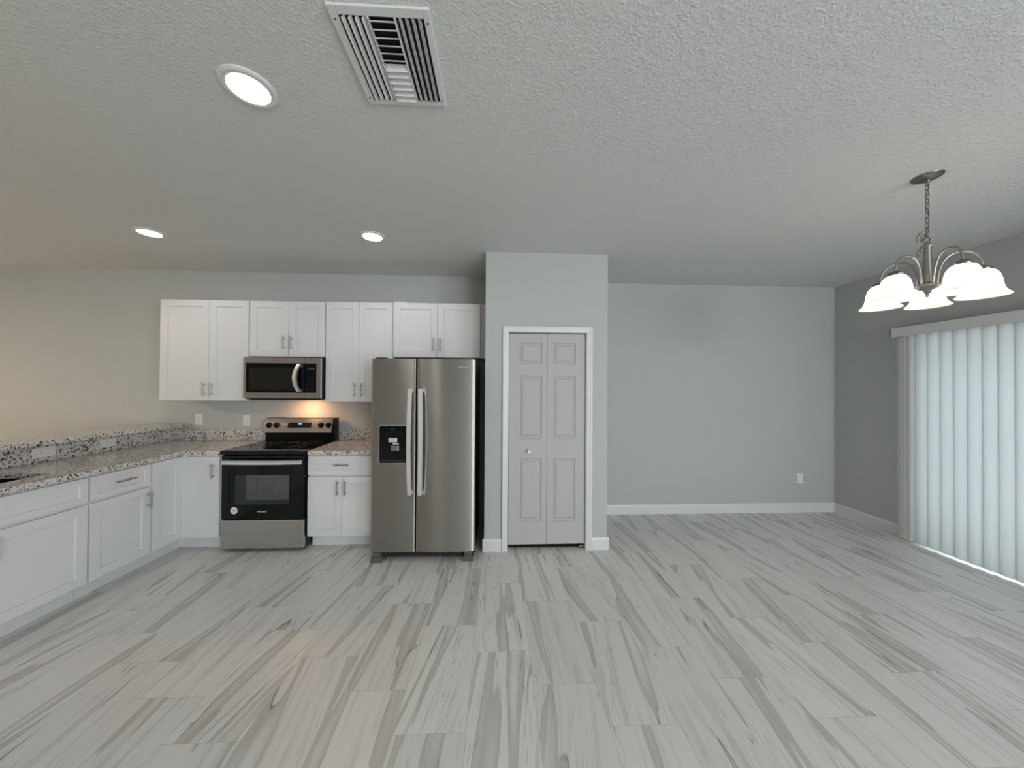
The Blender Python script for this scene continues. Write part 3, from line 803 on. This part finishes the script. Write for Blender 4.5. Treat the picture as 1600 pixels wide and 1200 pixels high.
for q in range(6):
    for k in range(3):
        bm = B(); box(bm, dw+0.026+0.024*k, dw+0.034+0.024*k, -0.0003, 0.0006, 0.085+0.026*q, 0.089+0.026*q); link('key_mark', bm, M_key, cp)
bm = B(); box(bm, 0.03, w-0.03, 0.04, 0.36, -0.012, -0.004, 0.002); link('vent_grille', bm, M_dark, t)
bm = B(); box(bm, 0.38, 0.46, 0.205, 0.255, -0.016, -0.0125, 0.001); link('surface_lamp', bm, M_hoodlamp, t)

# ------------------------------------------------------------------ refrigerator
GX0, GX1, GYF, GZ0, GZ1 = -1.030, -0.178, 2.785, 0.082, 1.672
t = thing('refrigerator', 'stainless side-by-side refrigerator with black ice and water dispenser', 'refrigerator', (GX0, GYF, 0))
w = GX1-GX0; SPL = 0.365
bm = B(); box(bm, 0.004, w-0.002, 0.075, 0.76, 0.03, GZ1-0.015, 0.004)
link('case', bm, M_black, t)
bm = B(); box(bm, 0.10, w-0.10, 0.045, 0.075, 0.020, 0.078, 0.003)
for k in range(5): box(bm, 0.12, w-0.12, 0.040, 0.046, 0.028+0.010*k, 0.032+0.010*k)
link('base_grille', bm, M_dark, t)
for xx in (0.008, w-0.098):
    bm = B(); box(bm, xx, xx+0.090, -0.012, 0.09, 0.0, 0.042, 0.004); box(bm, xx+0.012, xx+0.075, 0.0, 0.09, 0.040, 0.0775, 0.003); link('foot', bm, M_footgray, t)
for xx in (0.03, w-0.11):
    bm = B(); box(bm, xx, xx+0.08, 0.01, 0.12, GZ1-0.012, GZ1+0.012, 0.003); link('hinge_cover', bm, M_dark, t)
def fridge_door(x0, x1, bulge):
    bm = B(); n = 18; poly = []
    th = 0.070; cr = 0.010
    cxm, hwm = (x0+x1)/2, (x1-x0)/2
    def yf(x): return -bulge*(1-((x-cxm)/hwm)**2)
    pts = []
    for i in range(n+1):
        u_ = i/n; x = x0+u_*(x1-x0)
        d = min(x-x0, x1-x); y = yf(x)
        if d < cr: y += cr - math.sqrt(max(0, cr*cr-(cr-d)**2))
        pts.append((x, y))
    extra = []
    for i in range(1, 5):
        d = cr*(i/5)**1.5
        extra.append((x0+d, yf(x0+d)+cr-math.sqrt(cr*cr-(cr-d)**2))); extra.append((x1-d, yf(x1-d)+cr-math.sqrt(cr*cr-(cr-d)**2)))
    pts = sorted(set(pts+extra))
    poly = pts + [(x1, th), (x0, th)]
    prism(bm, poly, 'z', GZ0, GZ1)
    return bm, yf
bm, yf = fridge_door(0.0, SPL-0.004, 0.002); yfL = yf; dL = link('door', bm, M_steel, t, smooth=25)
bm, yf = fridge_door(SPL+0.004, w, 0.017); yfR = yf; dR = link('door', bm, M_steel, t, smooth=25)
bm = B(); box(bm, SPL-0.0035, SPL+0.0035, 0.012, 0.07, GZ0+0.002, GZ1-0.002); link('door_gasket', bm, M_hole, t)
def fridge_handle(xc, par, lean, yf):
    bm = B(); R = []
    for i in range(25):
        u_ = i/24; z = 0.560+u_*0.865; b_ = (1-(2*u_-1)**2)
        y = yf(xc) - 0.034 - 0.020*b_; xo = xc + lean*b_
        hw = 0.017
        R.append([bm.verts.new(p) for p in ((xo-hw, y+0.006, z), (xo-hw, y-0.008, z), (xo-hw+0.006, y-0.015, z), (xo+hw-0.006, y-0.015, z), (xo+hw, y-0.008, z), (xo+hw, y+0.006, z))])
    for i in range(24):
        for k in range(6): bm.faces.new((R[i][k], R[i][(k+1) % 6], R[i+1][(k+1) % 6], R[i+1][k]))
    bm.faces.new(R[0]); bm.faces.new(R[-1])
    for zz in (0.575, 1.41): box(bm, xc-0.015, xc+0.015, yf(xc)-0.034, yf(xc)+0.003, zz-0.014, zz+0.014, 0.002)
    link('handle', bm, M_chrome, par, smooth=30)
fridge_handle(SPL-0.042, dL, -0.006, yfL); fridge_handle(SPL+0.042, dR, 0.006, yfR)
yf = yfL
# dispenser
dx0, dx1, dz0, dz1 = 0.068, 0.290, 0.812, 1.118
def plate(x0, x1, z0, z1, out, back, r=0.014, n=5):
    bm = B(); poly = []
    for q, (cx_, cz_) in enumerate(((x1-r, z1-r), (x0+r, z1-r), (x0+r, z0+r), (x1-r, z0+r))):
        for k in range(n+1):
            a = q*PI/2 + k*PI/2/n; poly.append((cx_+r*math.cos(a), cz_+r*math.sin(a)))
    prism(bm, poly, 'y', out, back); return bm
ym = min(yf(dx0), yf(dx1))
link('dispenser_bezel', plate(dx0-0.004, dx1+0.004, dz0-0.004, dz1+0.004, yf(dx1)-0.0022, 0.004, 0.017), M_chrome, dL)
link('dispenser_panel', plate(dx0, dx1, dz0, dz1, yf(dx1)-0.0045, 0.004), M_blackglass, dL)
yy = yf(dx1)-0.0045
bm = B(); box(bm, 0.145, 0.213, yy-0.014, yy-0.0002, 0.985, 1.022, 0.003); box(bm, 0.178, 0.226, yy-0.010, yy-0.0002, 0.968, 0.980, 0.002); link('ice_chute', bm, M_chrome, dL)
bm = B(); box(bm, 0.165, 0.228, yy-0.010, yy-0.0002, 0.915, 0.958, 0.004); link('water_paddle', bm, M_nickel, dL)
bm = B(); box(bm, dx0+0.012, dx1-0.012, yy-0.006, yy-0.0002, 0.830, 0.838, 0.001); link('drip_ledge', bm, M_dark, dL)
for k in range(4):
    xx = 0.122+0.038*k
    for (ww, za) in ((0.010, 1.066), (0.008, 1.051)):
        bm = B(); box(bm, xx, xx+ww, yy-0.0005, yy+0.0005, za, za+0.002); link('key_mark', bm, M_footgray, dL)
bm = B(); zz0 = yy-0.0005
o_ = [(0.166, 1.079), (0.190, 1.079), (0.190, 1.0975), (0.166, 1.0975)]; i_ = [(0.1675, 1.0805), (0.1885, 1.0805), (0.1885, 1.096), (0.1675, 1.096)]
A_ = [bm.verts.new((p[0], zz0, p[1])) for p in o_]; C_ = [bm.verts.new((p[0], zz0, p[1])) for p in i_]
for k in range(4): bm.faces.new((A_[k], A_[(k+1) % 4], C_[(k+1) % 4], C_[k]))
link('key_mark', bm, M_footgray, dL)
text('brand_lettering', 'Whirlpool', 0.022, M_markgray, dR, (0.750, yfR(0.750)-0.0020, 1.607), (PI/2, 0, 0.05))

# ------------------------------------------------------------------ recessed lights
def downlight(label, x, y):
    t = thing('recessed_light', label, 'light', (x, y, H), 0, 'lit recessed ceiling lights')
    bm = B(); lathe(bm, [(0.0985, -0.0002), (0.0975, -0.005), (0.090, -0.009), (0.082, -0.010), (0.078, -0.007), (0.072, -0.010), (0.069, -0.006), (0.069, -0.0002)], 48); link('trim_ring', bm, M_trim, t, smooth=50)
    bm = B(); lathe(bm, [(0.0687, -0.0065), (0.055, -0.0078), (0.032, -0.0086), (0.0005, -0.0088)], 48); link('lens', bm, M_lens, t, smooth=60)
downlight('large-looking lit recessed ceiling light, nearest the air vent', -0.998, 1.368)
downlight('lit recessed ceiling light above the end of the cabinets by the peninsula', -2.722, 2.721)
downlight('lit recessed ceiling light in front of the cabinet over the refrigerator', -0.997, 2.687)

# ------------------------------------------------------------------ ceiling vent
VX0, VX1, VY0, VY1 = -0.540, -0.220, 1.045, 1.410
t = thing('ceiling_vent', 'white metal air vent with angled slats in the ceiling', 'vent', ((VX0+VX1)/2, (VY0+VY1)/2, H))
cx, cy = (VX0+VX1)/2, (VY0+VY1)/2
ix0, ix1, iy0, iy1 = -0.514-cx, -0.243-cx, 1.074-cy, 1.390-cy
bm = B()
box(bm, VX0-cx, ix0, VY0-cy, VY1-cy, -0.010, -0.0003, 0.002); box(bm, ix1, VX1-cx, VY0-cy, VY1-cy, -0.010, -0.0003, 0.002)
box(bm, ix0, ix1, VY0-cy, iy0, -0.010, -0.0003, 0.002); box(bm, ix0, ix1, iy1, VY1-cy, -0.010, -0.0003, 0.002)
link('frame', bm, M_trim, t)
bm = B(); box(bm, ix0, ix1, iy0, iy1, -0.0012, -0.0003); link('backing', bm, M_hole, t)
s0, s1 = -0.422-cx, -0.336-cx
for a in (s0, s1):
    bm = B(); box(bm, a-0.0025, a+0.0025, iy0, iy1, -0.014, -0.0013); link('divider', bm, M_trim, t)
def slat(xc, yc, L, along, ang, wd):
    bm = B(); hw = wd/2; c_, s_ = math.cos(ang), math.sin(ang)
    sec = []
    for k in range(5):
        q = -1+k/2; a = q*hw; zc = 0.0025*(1-q*q)
        sec.append((a*c_-zc*s_, a*s_+zc*c_))
    sec2 = [(p[0]+0.0010*s_, p[1]-0.0010*c_) for p in reversed(sec)]
    if along == 'y': prism(bm, [(xc+p[0], -0.0095+p[1]) for p in sec+sec2], 'y', yc-L/2, yc+L/2)
    else: prism(bm, [(yc+p[0], -0.0095+p[1]) for p in sec+sec2], 'x', xc-L/2, xc+L/2)
    link('slat', bm, M_trim, t)
LL = iy1-iy0-0.006; ym_ = (iy0+iy1)/2
for k in range(4): slat(ix0+0.014+k*0.0215, ym_, LL, 'y', 0.80, 0.0150)
for k in range(4): slat(s1+0.018+k*0.0205, ym_, LL, 'y', -0.75, 0.017)
for k in range(12):
    slat((s0+s1)/2, iy0+0.014+k*0.0262, s1-s0-0.008, 'x', 0.72 if k < 6 else -0.72, 0.021)
for sx in (VX0-cx+0.013, VX1-cx-0.012):
    for sy in (iy0+0.012, iy1-0.012):
        bm = B(); lathe(bm, [(0.0035, -0.010), (0.003, -0.0118), (0.0005, -0.012)], 12, sx, sy); link('screw', bm, M_screw, t)

# ------------------------------------------------------------------ chandelier
CX, CYC = 2.40, 1.75
t = thing('chandelier', 'brushed nickel chandelier with five lit white bell shades hanging on a chain', 'chandelier', (CX, CYC, H))
Z = lambda z: z-H
bm = B(); lathe(bm, [(0.0005, -0.032), (0.010, -0.031), (0.013, -0.024), (0.030, -0.020), (0.052, -0.012), (0.061, -0.006), (0.063, -0.0003)], 40); link('canopy', bm, M_nickeldark, t, smooth=50)
bm = B(); tube(bm, [(0.011*math.cos(a), 0, -0.042+0.011*math.sin(a)) for a in [k*2*PI/14 for k in range(14)]], 0.0022, 8, closed=True); link('canopy_loop', bm, M_nickeldark, t, smooth=60)
bm = B(); zc = -0.060; k = 0
while zc > Z(2.300):
    pts = []
    for q in range(16):
        a = q*2*PI/16; px, pz = 0.0085*math.cos(a), 0.017*math.sin(a)
        pts.append((px, 0, zc+pz) if k % 2 else (0, px, zc+pz))
    tube(bm, pts, 0.0020, 7, closed=True); zc -= 0.0265; k += 1
link('chain', bm, M_nickeldark, t, smooth=60)
bm = B(); tube(bm, [(0.004*math.sin(q*1.3), 0.004*math.cos(q*1.3), -0.035-q*0.015) for q in range(21)], 0.0016, 6); 
pts = []
for q in range(40):
    a = q*0.62; rr = 0.022+0.008*math.sin(q*0.9)
    pts.append((-0.026+rr*math.cos(a)*0.7-0.0004*q, 0.012*math.sin(q*0.7), Z(2.300)-0.0022*q+rr*math.sin(a)))
tube(bm, pts, 0.0017, 6)
tube(bm, [(0, 0, Z(2.335)), (-0.02, 0.0, Z(2.335)), (-0.045, 0.004, Z(2.318)), (-0.058, 0.006, Z(2.290)), (-0.056, 0.004, Z(2.268))], 0.0017, 6)
link('cord', bm, M_nickeldark, t, smooth=60)
bm = B(); tube(bm, [(0.016*math.cos(a), 0, Z(2.288)+0.016*math.sin(a)) for a in [k*2*PI/18 for k in range(18)]], 0.003, 8, closed=True); link('column_loop', bm, M_nickeldark, t, smooth=60)
bm = B(); lathe(bm, [(0.0005, Z(2.272)), (0.010, Z(2.270)), (0.018, Z(2.258)), (0.021, Z(2.247)), (0.016, Z(2.243)), (0.015, Z(2.225)), (0.017, Z(2.15)), (0.020, Z(2.06)), (0.021, Z(2.045)), (0.030, Z(2.040)), (0.046, Z(2.030)), (0.048, Z(2.020)), (0.036, Z(2.008)), (0.018, Z(2.000)), (0.014, Z(1.994)), (0.016, Z(1.988)), (0.009, Z(1.982)), (0.006, Z(1.976)), (0.009, Z(1.970)), (0.007, Z(1.963)), (0.0005, Z(1.960))], 32)
link('column', bm, M_nickel, t, smooth=40)
RS = 0.190
def bez(p, n=18):
    out = []
    for i in range(n+1):
        u_ = i/n; a = (1-u_)**3; b_ = 3*u_*(1-u_)**2; c_ = 3*u_*u_*(1-u_); d_ = u_**3
        out.append(tuple(a*p[0][k]+b_*p[1][k]+c_*p[2][k]+d_*p[3][k] for k in range(2)))
    return out
for q in range(5):
    th = math.radians(36+72*q); c_, s_ = math.cos(th), math.sin(th)
    bm = B()
    path = bez([(0.034, Z(2.030)), (0.040, Z(2.13)), (0.060, Z(2.185)), (0.110, Z(2.190))]) + bez([(0.110, Z(2.190)), (0.155, Z(2.195)), (RS, Z(2.17)), (RS, Z(2.095))])[1:]
    tube(bm, [(r_*c_, r_*s_, z_) for r_, z_ in path], 0.0055, 10)
    link('arm', bm, M_nickel, t, smooth=60)
    bm = B(); ox, oy = RS*c_, RS*s_
    lathe(bm, [(0.009, Z(2.104)), (0.012, Z(2.100)), (0.030, Z(2.092)), (0.034, Z(2.084)), (0.031, Z(2.074)), (0.024, Z(2.072))], 28, ox, oy, True, True)
    link('socket_cup', bm, M_nickeldark, t, smooth=40)
    bm = B()
    outp = [(0.030, Z(2.078)), (0.042, Z(2.070)), (0.055, Z(2.050)), (0.062, Z(2.020)), (0.066, Z(1.990)), (0.072, Z(1.968)), (0.083, Z(1.952)), (0.092, Z(1.945)), (0.0925, Z(1.940))]
    inp = [(r_-0.003, z_-0.001 if i_ < 2 else z_) for i_, (r_, z_) in enumerate(outp)][::-1]
    lathe(bm, outp+inp, 40, ox, oy)
    link('lamp_shade', bm, M_shade, t, smooth=70)
    bm = B(); lathe(bm, [(0.011, Z(2.070)), (0.012, Z(2.050)), (0.022, Z(2.020)), (0.027, Z(2.000)), (0.022, Z(1.978)), (0.010, Z(1.970)), (0.0005, Z(1.968))], 20, ox, oy)
    link('bulb', bm, M_bulb, t, smooth=70)

# ------------------------------------------------------------------ vertical blinds
t = thing('vertical_blind', 'closed white vertical blind hanging in front of the sliding glass door', 'blind', (XR-0.05, (OY0+OY1)/2, 0))
yc = (OY0+OY1)/2
bm = B()
box(bm, -0.052, -0.044, 1.10-yc, 3.110-yc, 1.953, 2.040, 0.002); box(bm, -0.052, 0.049, 3.102-yc, 3.110-yc, 1.953, 2.040, 0.002); box(bm, -0.052, 0.049, 1.10-yc, 1.108-yc, 1.953, 2.040, 0.002)
link('valance', bm, M_trim, t)
bm = B(); box(bm, -0.018, 0.022, 1.12-yc, 3.09-yc, 1.995, 2.030, 0.003); box(bm, 0.022, 0.0497, 1.12-yc, 3.09-yc, 2.010, 2.022); link('head_rail', bm, M_trim, t)
def blind_slat(y, ang, z0=0.013):
    wd = 0.098; hw = wd/2; bow = 0.017; n = 8; c_, s_ = math.cos(ang), math.sin(ang)
    F, K = [], []
    for k in range(n+1):
        q = -1+2*k/n; a = q*hw; o_ = -bow*(1-q*q)
        F.append((o_*c_-a*s_, o_*s_+a*c_))
    for p in reversed(F): K.append((p[0]+0.0012, p[1]))
    bm = B(); prism(bm, [(p[0], y-yc+p[1]) for p in F+K], 'z', z0, 1.992)
    link('slat', bm, M_slat, t, smooth=35)
ys_ = 2.985
blind_slat(3.036, 0.25); blind_slat(3.014, 0.22)
while ys_ > 1.16:
    blind_slat(ys_, 0.13 + random.uniform(-0.02, 0.02)); ys_ -= 0.0855
